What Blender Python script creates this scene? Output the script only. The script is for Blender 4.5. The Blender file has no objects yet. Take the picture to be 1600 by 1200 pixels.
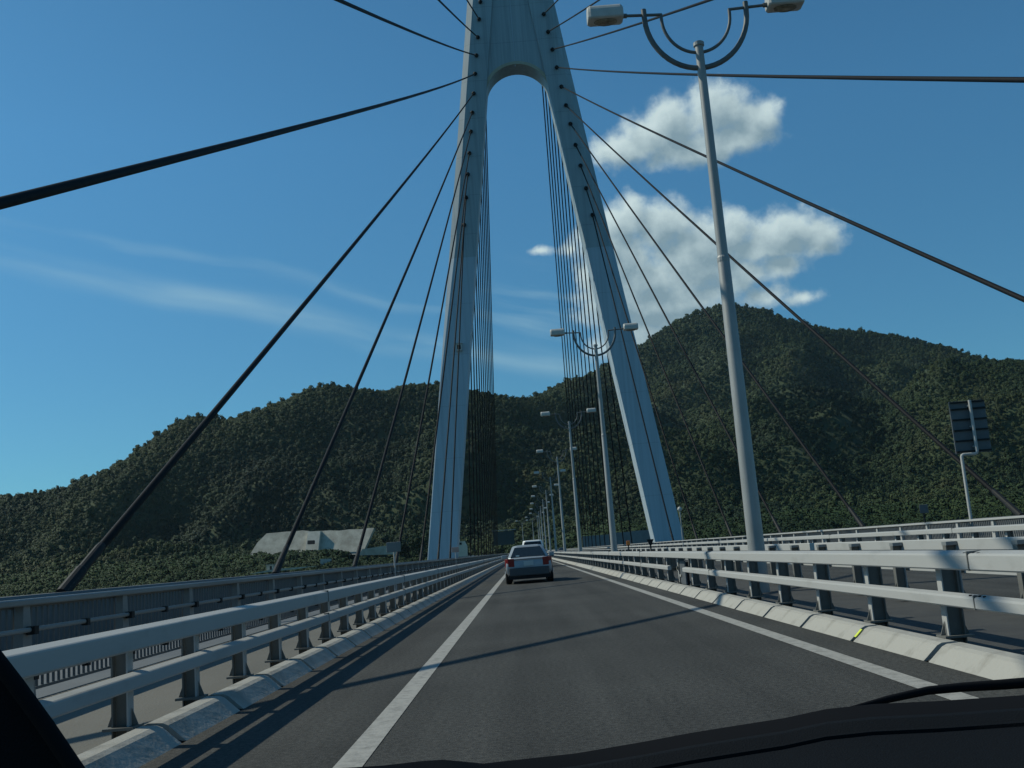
import bpy, bmesh, math, random
import numpy as np
from mathutils import Vector, Matrix, Euler
random.seed(7); rng = np.random.default_rng(11)
PI = math.pi
scn = bpy.context.scene
COL = scn.collection

# ------------------------------------------------------------------ camera
FPX, VX, VY, ROLL, EYE = 1600.0, 820.0, 862.0, 0.078, 1.1
_y = np.array([VX-800.0, VY-600.0, FPX]); _y /= np.linalg.norm(_y)
_u = np.array([-math.sin(ROLL), -math.cos(ROLL), 0.0]); _u -= _y*(_u@_y); _u /= np.linalg.norm(_u)
_x = np.cross(_y, _u)
RW = np.array([_x, _y, _u])            # world axes expressed in camera axes
def at(px, py, Y):                     # a point of the place, Y metres ahead, seen in that direction
    d = RW @ np.array([px-800.0, py-600.0, FPX]); t = Y/d[1]
    return Vector((d[0]*t, d[1]*t, d[2]*t+EYE))
cd = bpy.data.cameras.new('camera'); cam = bpy.data.objects.new('camera', cd); COL.objects.link(cam)
cd.sensor_width = 36.0; cd.lens = 36.0*FPX/1600.0; cd.clip_start = 0.05; cd.clip_end = 30000.0
M = Matrix(((RW[0,0], -RW[0,1], -RW[0,2], 0), (RW[1,0], -RW[1,1], -RW[1,2], 0), (RW[2,0], -RW[2,1], -RW[2,2], EYE), (0,0,0,1)))
cam.matrix_world = M
scn.camera = cam

# ------------------------------------------------------------------ materials
def mat(name, col, rough=0.6, metal=0.0, var=0.0, scale=3.0, col2=None, bump=0.0, bscale=40.0, stretch=(1,1,1), detail=5.0, spec=0.5, lo=0.35, hi=0.65):
    m = bpy.data.materials.new(name); m.use_nodes = True
    nt = m.node_tree; b = nt.nodes['Principled BSDF']
    b.inputs['Roughness'].default_value = rough; b.inputs['Metallic'].default_value = metal
    b.inputs['Specular IOR Level'].default_value = spec
    b.inputs['Base Color'].default_value = (*col, 1)
    tc = nt.nodes.new('ShaderNodeTexCoord')
    mp = nt.nodes.new('ShaderNodeMapping'); mp.inputs['Scale'].default_value = stretch
    nt.links.new(tc.outputs['Object'], mp.inputs['Vector'])
    if col2 is not None:
        n = nt.nodes.new('ShaderNodeTexNoise'); n.inputs['Scale'].default_value = scale; n.inputs['Detail'].default_value = detail
        n.inputs['Roughness'].default_value = 0.65
        r = nt.nodes.new('ShaderNodeValToRGB'); r.color_ramp.elements[0].position = lo; r.color_ramp.elements[1].position = hi
        r.color_ramp.elements[0].color = (*col, 1); r.color_ramp.elements[1].color = (*col2, 1)
        nt.links.new(mp.outputs[0], n.inputs['Vector']); nt.links.new(n.outputs['Fac'], r.inputs[0])
        nt.links.new(r.outputs[0], b.inputs['Base Color'])
    if bump:
        n2 = nt.nodes.new('ShaderNodeTexNoise'); n2.inputs['Scale'].default_value = bscale; n2.inputs['Detail'].default_value = 4
        bp = nt.nodes.new('ShaderNodeBump'); bp.inputs['Strength'].default_value = bump; bp.inputs['Distance'].default_value = 0.02
        nt.links.new(mp.outputs[0], n2.inputs['Vector']); nt.links.new(n2.outputs['Fac'], bp.inputs['Height'])
        nt.links.new(bp.outputs[0], b.inputs['Normal'])
    return m

def mat_asphalt():
    m = mat('asphalt', (.09,.09,.087), 0.9, bump=.5, bscale=90, spec=.25)
    nt = m.node_tree; b = nt.nodes['Principled BSDF']; tc = nt.nodes['Texture Coordinate']
    n1 = nt.nodes.new('ShaderNodeTexNoise'); n1.inputs['Scale'].default_value = 26; n1.inputs['Detail'].default_value = 7; n1.inputs['Roughness'].default_value = .8
    n2 = nt.nodes.new('ShaderNodeTexNoise'); n2.inputs['Scale'].default_value = 0.35; n2.inputs['Detail'].default_value = 4
    mp = nt.nodes.new('ShaderNodeMapping'); mp.inputs['Scale'].default_value = (3.0, .12, 1)
    n3 = nt.nodes.new('ShaderNodeTexNoise'); n3.inputs['Scale'].default_value = 0.8; n3.inputs['Detail'].default_value = 3
    r1 = nt.nodes.new('ShaderNodeValToRGB'); r1.color_ramp.elements[0].position = .36; r1.color_ramp.elements[1].position = .66
    r1.color_ramp.elements[0].color = (.022,.023,.022,1); r1.color_ramp.elements[1].color = (.090,.089,.083,1)
    nt.links.new(tc.outputs['Object'], n1.inputs['Vector']); nt.links.new(tc.outputs['Object'], n2.inputs['Vector'])
    nt.links.new(tc.outputs['Object'], mp.inputs['Vector']); nt.links.new(mp.outputs[0], n3.inputs['Vector'])
    nt.links.new(n1.outputs['Fac'], r1.inputs[0])
    ad = nt.nodes.new('ShaderNodeMath'); ad.operation = 'ADD'
    nt.links.new(n2.outputs['Fac'], ad.inputs[0]); nt.links.new(n3.outputs['Fac'], ad.inputs[1])
    mr = nt.nodes.new('ShaderNodeMapRange'); mr.inputs['From Min'].default_value = .7; mr.inputs['From Max'].default_value = 1.3
    mr.inputs['To Min'].default_value = .66; mr.inputs['To Max'].default_value = 1.22
    nt.links.new(ad.outputs[0], mr.inputs['Value'])
    sx = nt.nodes.new('ShaderNodeSeparateXYZ'); nt.links.new(tc.outputs['Object'], sx.inputs[0])
    last = mr.outputs[0]
    for xc in (.02, 1.52):
        s_ = nt.nodes.new('ShaderNodeMath'); s_.operation = 'SUBTRACT'; s_.inputs[1].default_value = xc; nt.links.new(sx.outputs['X'], s_.inputs[0])
        a_ = nt.nodes.new('ShaderNodeMath'); a_.operation = 'ABSOLUTE'; nt.links.new(s_.outputs[0], a_.inputs[0])
        m_ = nt.nodes.new('ShaderNodeMapRange'); m_.interpolation_type = 'SMOOTHSTEP'; m_.inputs['From Max'].default_value = .42; m_.inputs['To Min'].default_value = .87; m_.inputs['To Max'].default_value = 1.0; nt.links.new(a_.outputs[0], m_.inputs['Value'])
        p_ = nt.nodes.new('ShaderNodeMath'); p_.operation = 'MULTIPLY'; nt.links.new(last, p_.inputs[0]); nt.links.new(m_.outputs[0], p_.inputs[1]); last = p_.outputs[0]
    vm = nt.nodes.new('ShaderNodeVectorMath'); vm.operation = 'SCALE'
    nt.links.new(r1.outputs[0], vm.inputs[0]); nt.links.new(last, vm.inputs['Scale'])
    nt.links.new(vm.outputs[0], b.inputs['Base Color'])
    return m

def mat_leaf(name, cols):
    m = bpy.data.materials.new(name); m.use_nodes = True
    nt = m.node_tree; b = nt.nodes['Principled BSDF']; b.inputs['Roughness'].default_value = .75; b.inputs['Specular IOR Level'].default_value = .2
    oi = nt.nodes.new('ShaderNodeObjectInfo')
    n = nt.nodes.new('ShaderNodeTexNoise'); n.inputs['Scale'].default_value = .007; n.inputs['Detail'].default_value = 6; n.inputs['Roughness'].default_value = .6
    nt.links.new(oi.outputs['Location'], n.inputs['Vector'])
    mx = nt.nodes.new('ShaderNodeMath'); mx.operation = 'MULTIPLY_ADD'; mx.inputs[1].default_value = .22
    nt.links.new(oi.outputs['Random'], mx.inputs[0])
    mr = nt.nodes.new('ShaderNodeMapRange'); mr.inputs['From Min'].default_value = .36; mr.inputs['From Max'].default_value = .64; mr.inputs['To Max'].default_value = .74
    nt.links.new(n.outputs['Fac'], mr.inputs['Value']); nt.links.new(mr.outputs[0], mx.inputs[2])
    r = nt.nodes.new('ShaderNodeValToRGB')
    while len(r.color_ramp.elements) < len(cols): r.color_ramp.elements.new(.5)
    for i, c in enumerate(cols):
        r.color_ramp.elements[i].position = i/(len(cols)-1); r.color_ramp.elements[i].color = (*c, 1)
    nt.links.new(mx.outputs[0], r.inputs[0]); nt.links.new(r.outputs[0], b.inputs['Base Color'])
    return m

ASPH = mat_asphalt()
LINE = mat('road_paint', (.19,.185,.17), .8, col2=(.33,.32,.295), scale=9, detail=8, bump=.2, lo=.3, hi=.55)
WHITE = mat('white_painted_steel', (.27,.27,.255), .6, col2=(.38,.38,.37), scale=2.4, stretch=(1,.35,1), bump=.03, lo=.22, hi=.45, spec=.12, detail=9)
GREYST = mat('grey_painted_steel', (.16,.17,.17), .5, col2=(.21,.22,.22), scale=2.0, stretch=(1,.2,1))
KERBM = mat('pale_concrete', (.22,.21,.185), .85, col2=(.36,.35,.32), scale=2.6, stretch=(1,1,.4), detail=8, bump=.35, bscale=25, lo=.28, hi=.5, spec=.12)
JOINT = mat('kerb_joint_filler', (.03,.03,.03), .95)
PATHM = mat('path_surface', (.10,.096,.083), .9, col2=(.135,.128,.11), scale=.6, stretch=(1,.3,1), bump=.3, bscale=60)
INFILL = mat('infill_bars', (.10,.11,.115), .6)
DECKM = mat('deck_steel', (.09,.095,.10), .7, col2=(.12,.125,.125), scale=.5)
MEDM = mat('median_asphalt', (.035,.036,.037), .95, col2=(.055,.055,.052), scale=1.5, bump=.3)
TOWL = mat('pylon_paint', (.35,.43,.49), .55, col2=(.39,.47,.53), scale=.35, stretch=(1,1,.2), lo=.3, hi=.7)
TOWU = mat('pylon_paint_weathered', (.26,.325,.35), .55, col2=(.335,.40,.43), scale=.5, stretch=(2,2,.12), lo=.3, hi=.75)
CABLE = mat('cable_sheath', (.006,.0065,.0075), .6, spec=.1, col2=(.010,.0105,.0115), scale=6, bump=.1, bscale=30)
DARK = mat('dark_steel', (.014,.015,.016), .6, spec=.2)
GALV = mat('galvanised_steel', (.25,.255,.25), .5, metal=.1, col2=(.31,.315,.31), scale=4, stretch=(1,1,.3))
ARCST = mat('dark_galvanised_steel', (.085,.09,.09), .55, col2=(.12,.125,.125), scale=4)
POSTM = mat('post_shade_grey', (.10,.10,.092), .65, col2=(.15,.148,.135), scale=3)  # grey-brown of the posts, with the shade of their webs painted in
LAMPW = mat('lamp_casing', (.38,.38,.355), .5, col2=(.45,.45,.42), scale=5)
LENS = mat('lamp_lens', (.10,.085,.06), .15, col2=(.30,.26,.19), scale=7)
CONC = mat('weathered_concrete', (.30,.27,.215), .9, col2=(.52,.48,.39), scale=.25, stretch=(1,1,.6), detail=8, bump=.4, bscale=2)
SIGNB = mat('sign_back', (.07,.08,.09), .6, col2=(.10,.11,.12), scale=2)
PLASTIC = mat('dash_plastic', (.005,.006,.0075), .8, bump=.25, bscale=700, spec=.1)
RUBBER = mat('black_rubber', (.004,.004,.005), .8, spec=.15)
GROUND = mat('forest_floor', (.020,.034,.014), .95, col2=(.040,.060,.022), scale=.02, bump=0)
LEAFA = mat_leaf('hill_foliage', [(.011,.024,.015),(.018,.036,.018),(.028,.050,.020),(.042,.060,.022),(.044,.050,.024)])
LEAFB = mat_leaf('shrub_foliage', [(.014,.030,.013),(.024,.046,.016),(.040,.062,.020)])
BARK = mat('bark', (.05,.04,.03), .9, col2=(.08,.065,.05), scale=3)

def seams(m, pz, w, k):
    nt = m.node_tree; b = nt.nodes['Principled BSDF']; src = b.inputs['Base Color'].links[0].from_socket
    tc = nt.nodes['Texture Coordinate']; sp = nt.nodes.new('ShaderNodeSeparateXYZ'); nt.links.new(tc.outputs['Object'], sp.inputs[0])
    d = nt.nodes.new('ShaderNodeMath'); d.operation = 'DIVIDE'; d.inputs[1].default_value = pz; nt.links.new(sp.outputs['Z'], d.inputs[0])
    f = nt.nodes.new('ShaderNodeMath'); f.operation = 'FRACT'; nt.links.new(d.outputs[0], f.inputs[0])
    l = nt.nodes.new('ShaderNodeMath'); l.operation = 'LESS_THAN'; l.inputs[1].default_value = w/pz; nt.links.new(f.outputs[0], l.inputs[0])
    # soft rain streaks below the welds
    mp = nt.nodes.new('ShaderNodeMapping'); mp.inputs['Scale'].default_value = (1.6,1.6,.03); nt.links.new(tc.outputs['Object'], mp.inputs['Vector'])
    n = nt.nodes.new('ShaderNodeTexNoise'); n.inputs['Scale'].default_value = 2.0; n.inputs['Detail'].default_value = 4; nt.links.new(mp.outputs[0], n.inputs['Vector'])
    r = nt.nodes.new('ShaderNodeMapRange'); r.inputs['From Min'].default_value = .42; r.inputs['From Max'].default_value = .68; r.inputs['To Min'].default_value = 1; r.inputs['To Max'].default_value = 1-k*.9
    nt.links.new(n.outputs['Fac'], r.inputs['Value'])
    q = nt.nodes.new('ShaderNodeMath'); q.operation = 'MULTIPLY_ADD'; q.inputs[1].default_value = -k; nt.links.new(l.outputs[0], q.inputs[0]); nt.links.new(r.outputs[0], q.inputs[2])
    v = nt.nodes.new('ShaderNodeVectorMath'); v.operation = 'SCALE'; nt.links.new(src, v.inputs[0]); nt.links.new(q.outputs[0], v.inputs['Scale'])
    nt.links.new(v.outputs[0], b.inputs['Base Color'])
seams(TOWL, 7.5, .10, .16); seams(TOWU, 6.0, .10, .20)

# ------------------------------------------------------------------ helpers
def tag(o, label=None, cat=None, group=None, kind=None):
    if label: o['label'] = label
    if cat: o['category'] = cat
    if group: o['group'] = group
    if kind: o['kind'] = kind
    return o
def empty(name, loc=(0,0,0), label=None, cat=None, group=None, rz=0.0):
    o = bpy.data.objects.new(name, None); COL.objects.link(o); o.location = loc; o.rotation_euler = (0,0,rz); o.empty_display_size = .3
    return tag(o, label, cat, group)
class MB:
    def __init__(s): s.v = []; s.f = []
    def add(s, vs, fs):
        n = len(s.v); s.v += [tuple(p) for p in vs]; s.f += [tuple(i+n for i in f) for f in fs]; return s
    def box(s, c, d, m=None):
        x, y, z = d[0]/2, d[1]/2, d[2]/2
        vs = [Vector((sx*x, sy*y, sz*z)) for sx in (-1,1) for sy in (-1,1) for sz in (-1,1)]
        if m is not None: vs = [m @ p for p in vs]
        vs = [p+Vector(c) for p in vs]
        return s.add(vs, [(0,1,3,2),(4,6,7,5),(0,4,5,1),(2,3,7,6),(0,2,6,4),(1,5,7,3)])
    def loft(s, rings, closed=True, cap=True):
        n = len(rings[0]); vs = [p for r in rings for p in r]; fs = []
        for i in range(len(rings)-1):
            for j in range(n if closed else n-1):
                k = (j+1) % n
                fs.append((i*n+j, i*n+k, (i+1)*n+k, (i+1)*n+j))
        if cap and closed:
            fs.append(tuple(range(n-1,-1,-1))); fs.append(tuple((len(rings)-1)*n+j for j in range(n)))
        return s.add(vs, fs)
    def tube(s, pts, rad, n=10, cap=True):
        pts = [Vector(p) for p in pts]; rings = []
        rad = rad if isinstance(rad, (list, tuple)) else [rad]*len(pts)
        up = None
        for i, p in enumerate(pts):
            t = (pts[min(i+1, len(pts)-1)]-pts[max(i-1, 0)]).normalized()
            if up is None: up = Vector((0,0,1)) if abs(t.z) < .9 else Vector((1,0,0))
            a = t.cross(up).normalized(); b = a.cross(t).normalized()
            rings.append([p+(a*math.cos(q)+b*math.sin(q))*rad[i] for q in [2*PI*k/n for k in range(n)]])
            up = b
        return s.loft(rings, True, cap)
    def build(s, name, m, parent=None, smooth=False, bevel=0.0):
        me = bpy.data.meshes.new(name); me.from_pydata(s.v, [], s.f)
        bm = bmesh.new(); bm.from_mesh(me); bmesh.ops.recalc_face_normals(bm, faces=bm.faces)
        bm.to_mesh(me); bm.free()
        me.materials.append(m)
        if smooth: me.shade_smooth(); me.set_sharp_from_angle(angle=math.radians(50))
        o = bpy.data.objects.new(name, me); COL.objects.link(o)
        if parent: o.parent = parent
        if bevel:
            md = o.modifiers.new('bevel', 'BEVEL'); md.width = bevel; md.segments = 2; md.limit_method = 'ANGLE'
        return o
# the line of the road: straight, then a gentle bend to the left
S0, RB = 300.0, 450.0
def road(X, s, Z):
    if s <= S0: return Vector((X, s, Z))
    a = (s-S0)/RB
    return Vector((-RB+(RB+X)*math.cos(a), S0+(RB+X)*math.sin(a), Z))
def heading(s): return 0.0 if s <= S0 else (s-S0)/RB
def stations(a, b):
    r = [a]
    while r[-1] < b:
        r.append(min(b, r[-1]+(30.0 if r[-1] < 270 else 12.0)))
    return r
def sweep(name, prof, a, b, m, parent=None, mb=None):
    mb2 = mb or MB()
    mb2.loft([[road(X, s, Z) for X, Z in prof] for s in stations(a, b)])
    return mb2.build(name, m, parent) if mb is None else mb2
def rect(x0, x1, z0, z1, c=0.0):
    if not c: return [(x0,z0),(x1,z0),(x1,z1),(x0,z1)]
    return [(x0+c,z0),(x1-c,z0),(x1,z0+c),(x1,z1-c),(x1-c,z1),(x0+c,z1),(x0,z1-c),(x0,z0+c)]
def rrect(x0, x1, z0, z1, rad, k=5):
    pts = []
    for cx, cz, a0 in ((x1-rad,z0+rad,-PI/2),(x1-rad,z1-rad,0),(x0+rad,z1-rad,PI/2),(x0+rad,z0+rad,PI)):
        for i in range(k): a = a0+PI/2*i/(k-1); pts.append((cx+rad*math.cos(a), cz+rad*math.sin(a)))
    return pts
def sheet(name, x0, x1, z, a, b, m):
    mb = MB(); st = stations(a, b)
    mb.loft([[road(x0, s, z), road(x1, s, z)] for s in st], closed=False)
    return tag(mb.build(name, m), kind='structure')
def series(name, proto_fn, X, ss, m, parent, most=100, bevel=0.0):
    """the same piece again and again along the road: the nearest ones parts of their own, the far rest one part"""
    base = proto_fn().build(name, m, parent, bevel=bevel)
    for i, s in enumerate(ss[:most]):
        o = base if i == 0 else base.copy()
        if i: COL.objects.link(o); o.parent = parent
        o.location = road(X, s, 0); o.rotation_euler = (0, 0, heading(s))
    if len(ss) > most:
        p = proto_fn(); mb = MB()
        for s in ss[most:]:
            q = road(X, s, 0); R = Matrix.Rotation(heading(s), 3, 'Z')
            mb.add([R @ Vector(v)+q for v in p.v], p.f)
        tag(mb.build(name, m, parent), kind='stuff')
    return base

END = 520.0
CL = 4.42                              # centre line of the bridge
# ------------------------------------------------------------------ road and deck
sheet('road', -2.42, 3.10, 0.0, -40, END, ASPH)
sheet('opposite_road', 2*CL-3.10, 2*CL+2.42, 0.0, -40, END, ASPH)
def marking(name, x, w, a, b): return sheet(name, x-w/2, x+w/2, 0.004, a, b, LINE)
marking('road_marking', -1.07, .17, -10, END)
marking('road_marking', 2.62, .17, -10, END)
marking('road_marking', 2*CL-2.62, .17, -10, END)
marking('road_marking', 2*CL+1.07, .17, -10, END)
sheet('median_ground', 3.36, 2*CL-3.36, -0.006, -40, END, MEDM)
sheet('footpath', -4.98, -2.66, 0.03, -40, END, PATHM)
sheet('footpath', 2*CL+2.66, 2*CL+4.98, 0.03, -40, END, PATHM)
dk = sweep('bridge_deck', [(CL-15.2,-.9),(CL-14.6,-.02),(CL+14.6,-.02),(CL+15.2,-.9),(CL+11,-2.7),(CL-11,-2.7)], -60, 425, DECKM)
tag(dk, kind='structure')
# raised strips carrying the cable sockets along both edges of the deck
for sg in (-1, 1):
    o = sweep('deck_edge_beam', rect(CL+sg*13.4-.55, CL+sg*13.4+.55, -.02, 1.02, .06), -60, 425, DECKM)
    tag(o, kind='structure')

# kerbs: sloping precast blocks with open joints
def kerb(X, sg, pitch, first, n, label):
    e = empty('kerb', (0,0,0)); tag(e, kind='structure')
    def block():
        mb = MB(); L = pitch-.10
        pr = [(0,0),(.035,.03),(.125,.112),(.165,.13),(.27,.135),(.31,.12),(.31,0)]
        rings = []
        for y, k in ((-L/2, .985),(-L/2+.02, 1),(0,1),(L/2-.02,1),(L/2,.985)):
            rings.append([Vector((sg*x if k == 1 else sg*(x*.985+.003), y, z*k)) for x, z in pr])
        return mb.loft(rings)
    ss = [first+i*pitch for i in range(n)]
    series('kerb_block', block, X, ss, KERBM, e, 100)
    sweep('joint_filler', [(X+sg*.03,0.001),(X+sg*.15,.035),(X+sg*.29,.035),(X+sg*.29,.001)], ss[0]-pitch, ss[-1], JOINT, e)
    return e
PR, PL = 1.87, 1.45
kR = kerb(3.10, 1, PR, 7.47-4*PR, 235, '')
kerb(2*CL-3.10, -1, PR, 7.9-4*PR, 235, '')
kerb(-2.42, -1, PL, 8.0-5*PL, 300, '')
kerb(2*CL+2.42, 1, PR, 9.0, 230, '')
rf = MB().box((0,0,0), (.10,.05,.006), Matrix.Rotation(-.75, 3, 'Y')).build('reflector', mat('reflector_yellow', (.75,.85,.05), .3), kR)
rf.location = (3.165, 10.24, .074)

# ------------------------------------------------------------------ guardrails
def guardrail(Xf, sg, pitch, first, n, label, gap=None, dz=0.0, dep=.14):
    """Xf = face towards its road, sg = +1 when posts stand on the +X side of the face"""
    g = empty('guardrail', (Xf, 0, 0), label, 'guardrail', 'guardrails of the bridge')
    def rail(z0, z1, d, a, b, nm):
        mb = MB(); mb.loft([[road(Xf+X, s, Z)-Vector((Xf,0,0)) for X, Z in [(sg*p, q) for p, q in ((.012,z0),(d-.012,z0),(d,z0+.012),(d,z1-.012),(d-.014,z1),(d*.80,z1),(.014,z1-d*.13),(.004,z1-d*.13-.006),(0,z1-d*.13-.016),(0,z0+.012))]] for s in stations(a, b)])
        return mb.build(nm, WHITE, g)
    s0, s1 = first-pitch*.5, first+pitch*n
    rail(.70+dz, .845+dz*.9, .13, s0, s1, 'top_rail')
    if gap:
        rail(.41, .515, .09, s0, gap[0], 'lower_rail'); rail(.41, .515, .09, gap[1], s1, 'lower_rail')
    else:
        rail(.41+dz*.2, .515+dz*.2, .09, s0, s1, 'lower_rail')
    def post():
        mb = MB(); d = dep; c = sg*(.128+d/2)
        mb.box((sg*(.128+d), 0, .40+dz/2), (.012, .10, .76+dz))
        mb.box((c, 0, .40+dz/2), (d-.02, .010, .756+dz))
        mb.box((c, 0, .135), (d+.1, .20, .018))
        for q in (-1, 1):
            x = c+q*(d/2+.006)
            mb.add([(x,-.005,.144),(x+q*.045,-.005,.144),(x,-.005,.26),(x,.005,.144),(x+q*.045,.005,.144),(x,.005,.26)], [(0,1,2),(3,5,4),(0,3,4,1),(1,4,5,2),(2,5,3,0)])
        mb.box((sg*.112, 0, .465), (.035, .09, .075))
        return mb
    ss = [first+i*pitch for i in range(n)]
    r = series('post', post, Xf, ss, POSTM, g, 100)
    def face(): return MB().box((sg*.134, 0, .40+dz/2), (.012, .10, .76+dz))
    fp = face().build('face_plate', WHITE)  # front flange white against the dark web: sunlit and shaded sides in colour
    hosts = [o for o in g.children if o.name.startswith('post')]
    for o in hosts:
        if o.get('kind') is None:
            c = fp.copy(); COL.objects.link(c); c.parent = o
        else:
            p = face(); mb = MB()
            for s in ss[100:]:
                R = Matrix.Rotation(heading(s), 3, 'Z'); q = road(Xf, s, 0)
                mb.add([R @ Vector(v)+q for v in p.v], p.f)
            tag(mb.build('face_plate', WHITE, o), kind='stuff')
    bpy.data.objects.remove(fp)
    for o in g.children:
        if o.name.startswith('post') and o.get('kind') is None: o.location.x -= Xf
        elif o.get('kind') == 'stuff': o.location.x = -Xf
    def bracket(): return MB().box((sg*(.135+dep*.5), 0, .795+dz), (dep, .14, .045))
    series('bracket', bracket, Xf, ss, GREYST, g, 100)
    for o in g.children:
        if o.name.startswith('bracket') and o.get('kind') is None: o.location.x -= Xf
        elif o.name.startswith('bracket'): o.location.x = -Xf
    # bolted splices of the rails
    k = MB()
    for i in range(2, n, 6):
        s = first+(i+.5)*pitch
        for q in (-.12,-.04,.04,.12):
            p = road(Xf, s+q, 0)-Vector((Xf,0,0))
            k.box(p+Vector((sg*.035, 0, .826+dz)), (.022,.022,.018)); k.box(p+Vector((sg*.03, 0, .508+dz*.2)), (.018,.018,.016))
    k.build('splice_bolts', DARK, g)
    k = MB()
    for i in range(2, n, 6):
        p = road(Xf, first+(i+.5)*pitch, 0)-Vector((Xf,0,0))
        k.box(p+Vector((sg*.06, 0, .773+dz*.95)), (.134, .014, .146)); k.box(p+Vector((sg*.043, 0, .463+dz*.2)), (.094, .014, .106))
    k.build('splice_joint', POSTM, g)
    return g
gR = guardrail(3.33, 1, PR, 8.82-3*PR, 220, 'white guardrail along the right kerb of the near lane, lamp posts behind it', gap=(22.3, 24.6))
guardrail(2*CL-3.33, -1, PR, 9.3-3*PR, 220, 'white guardrail on the far side of the median, its posts turned to the lamp posts')
guardrail(-2.63, -1, PL, 7.21-4*PL, 280, 'shaded guardrail along the left kerb, casting bar shadows on the road', dz=-.05, dep=.11)
guardrail(2*CL+2.63, 1, PR, 12.0, 215, 'white guardrail on the far edge of the opposite carriageway')
# plate standing in the gap of the lower rail
pl = empty('access_plate', (3.50, 23.5, 0), 'dark steel plate closing the gap in the lower rail of the right guardrail', 'panel')
MB().box((0,0,.37), (.03,1.05,.52)).build('plate', SIGNB, pl, bevel=.004)
MB().box((-.03,.1,.30), (.012,.22,.05)).build('tag', LINE, pl)
MB().box((.05,-.45,.3), (.06,.06,.60)).box((.05,.45,.3), (.06,.06,.60)).build('bracket', DARK, pl)

# ------------------------------------------------------------------ footpath railings
def railing(Xf, sg, pitch, first, n, label, RM):
    g = empty('footpath_railing', (Xf, 0, 0), label, 'railing', 'footpath railings at the deck edges')
    O = Vector((Xf,0,0))
    s0, s1 = first-pitch*.5, first+pitch*n
    def rail(z0, z1, x0, x1, nm, m=RM):
        MB().loft([[road(Xf+X, s, Z)-O for X, Z in rect(min(sg*x0,sg*x1), max(sg*x0,sg*x1), z0, z1, .012)] for s in stations(s0, s1)]).build(nm, m, g)
    rail(.955, 1.02, -.09, .09, 'top_rail')
    rail(.70, .745, -.11, -.06, 'middle_rail'); rail(.27, .315, -.11, -.06, 'lower_rail')
    def post():
        mb = MB()
        mb.loft([[Vector((x*k, y*w, z)) for x, y in ((-.05,-.5),(.05,-.5),(.05,.5),(-.05,.5))] for z, w, k in ((.03,.30,1.3),(.45,.21,1.0),(.96,.13,.8))])
        return mb
    ss = [first+i*pitch for i in range(n)]
    series('post', post, Xf, ss, RM, g, 100)
    def clip(): return MB().box((-sg*.10,0,.715), (.08,.09,.08)).box((-sg*.10,0,.285), (.08,.09,.08)).box((-sg*.09,pitch/2,.715), (.07,.07,.075)).box((-sg*.09,pitch/2,.285), (.07,.07,.075))
    series('clip', clip, Xf, ss, DARK, g, 100)
    for o in g.children:
        if o.name.startswith(('post','clip')):
            if o.get('kind') is None: o.location.x -= Xf
            else: o.location.x = -Xf
    # upright bars filling the bays behind the posts
    mb = MB(); s = s0
    while s < min(s1, 330):
        p = road(Xf+sg*.10, s, 0)-O
        mb.box(p+Vector((0,0,.53)), (.022,.022,.84)); s += .125 if s < 120 else .25
    for z in (.11, .93): mb.loft([[road(Xf+X, t, Z)-O for X, Z in rect(sg*.10-.015, sg*.10+.015, z, z+.03)] for t in stations(s0, s1)])
    mb.build('picket_infill', INFILL, g)
    return g
railing(-4.95, -1, 2.5, 2.7, 168, 'grey picket railing with tapered posts on the left edge of the footpath', GREYST)
railing(2*CL+4.95, 1, 2.5, 13.0, 164, 'pale picket railing beyond the opposite carriageway on the right edge', WHITE)

# ------------------------------------------------------------------ the tower
TY = 148.0; TF, TB = 146.0, 150.0
def outer(z): return 18.25-.1365*z
def inner(z): return 14.12-.1345*z
tower = empty('bridge_tower', (CL-.07, TY, 0), 'tall A shaped pylon of blue grey steel with an arch between its two legs', 'bridge tower')
TC = CL-.07
def chamfer(z): return max(.12, min(.9, .12+.78*(z-27)/20))
def legring(sg, z):
    o, i = outer(z), inner(z); c = chamfer(z); k = .14
    pts = [(i+k*.5,-2),(o-c,-2),(o,-2+c*.62),(o,2-c*.62),(o-c,2),(i+k*.5,2),(i,2-k),(i,-2+k)]
    return [Vector((sg*x, y, z)) for x, y in pts]
ZS, ZP = 44.5, 69.6
for sg in (-1, 1):
    MB().loft([legring(sg, z) for z in (-45,-20,0,12,27,32,37,ZS)]).build('leg', TOWL, tower)
    MB().loft([legring(sg, z) for z in (ZS+.003,47,50,55,60,65,ZP,75,80,90,100,112)]).build('leg_head', TOWU, tower)
    # welded ledge between the two paint fields
    o, i, c = outer(ZS), inner(ZS), chamfer(ZS)
# web panel with the arched opening, a little behind the leg faces
mb = MB(); ra = inner(ZP)-.02; zc = ZP
arc = [(ra*math.cos(a), zc+ra*math.sin(a)) for a in [PI*k/28 for k in range(29)]]
top = 111.0
for y0 in (-1.65, 1.65):
    pass
fr = []; bk = []
for (x, z) in arc:
    zt = top
    fr.append((x, -1.65, z)); bk.append((x, 1.65, z))
def webx(z): return inner(z)+.25
vs = []; fs = []
n = len(arc)
for k, (x, z) in enumerate(arc):
    t = k/(n-1); xt = webx(top)*(1-2*t)
    for y in (-1.65, 1.65):
        vs.append((x*(1.02 if k in (0, n-1) else 1), y, z)); 
        # side of the web follows the leg until the top
        mid = .5*(x+xt)
        vs.append((xt, y, top))
for k in range(n-1):
    a, b = 4*k, 4*(k+1)
    fs += [(a, b, b+1, a+1), (a+2, a+3, b+3, b+2), (a, a+2, b+2, b), (a+1, b+1, b+3, a+3)]
fs += [(0,1,3,2), (4*(n-1), 4*(n-1)+2, 4*(n-1)+3, 4*(n-1)+1)]
mb.add(vs, fs).build('web_panel', TOWU, tower)
mb = MB()
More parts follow.
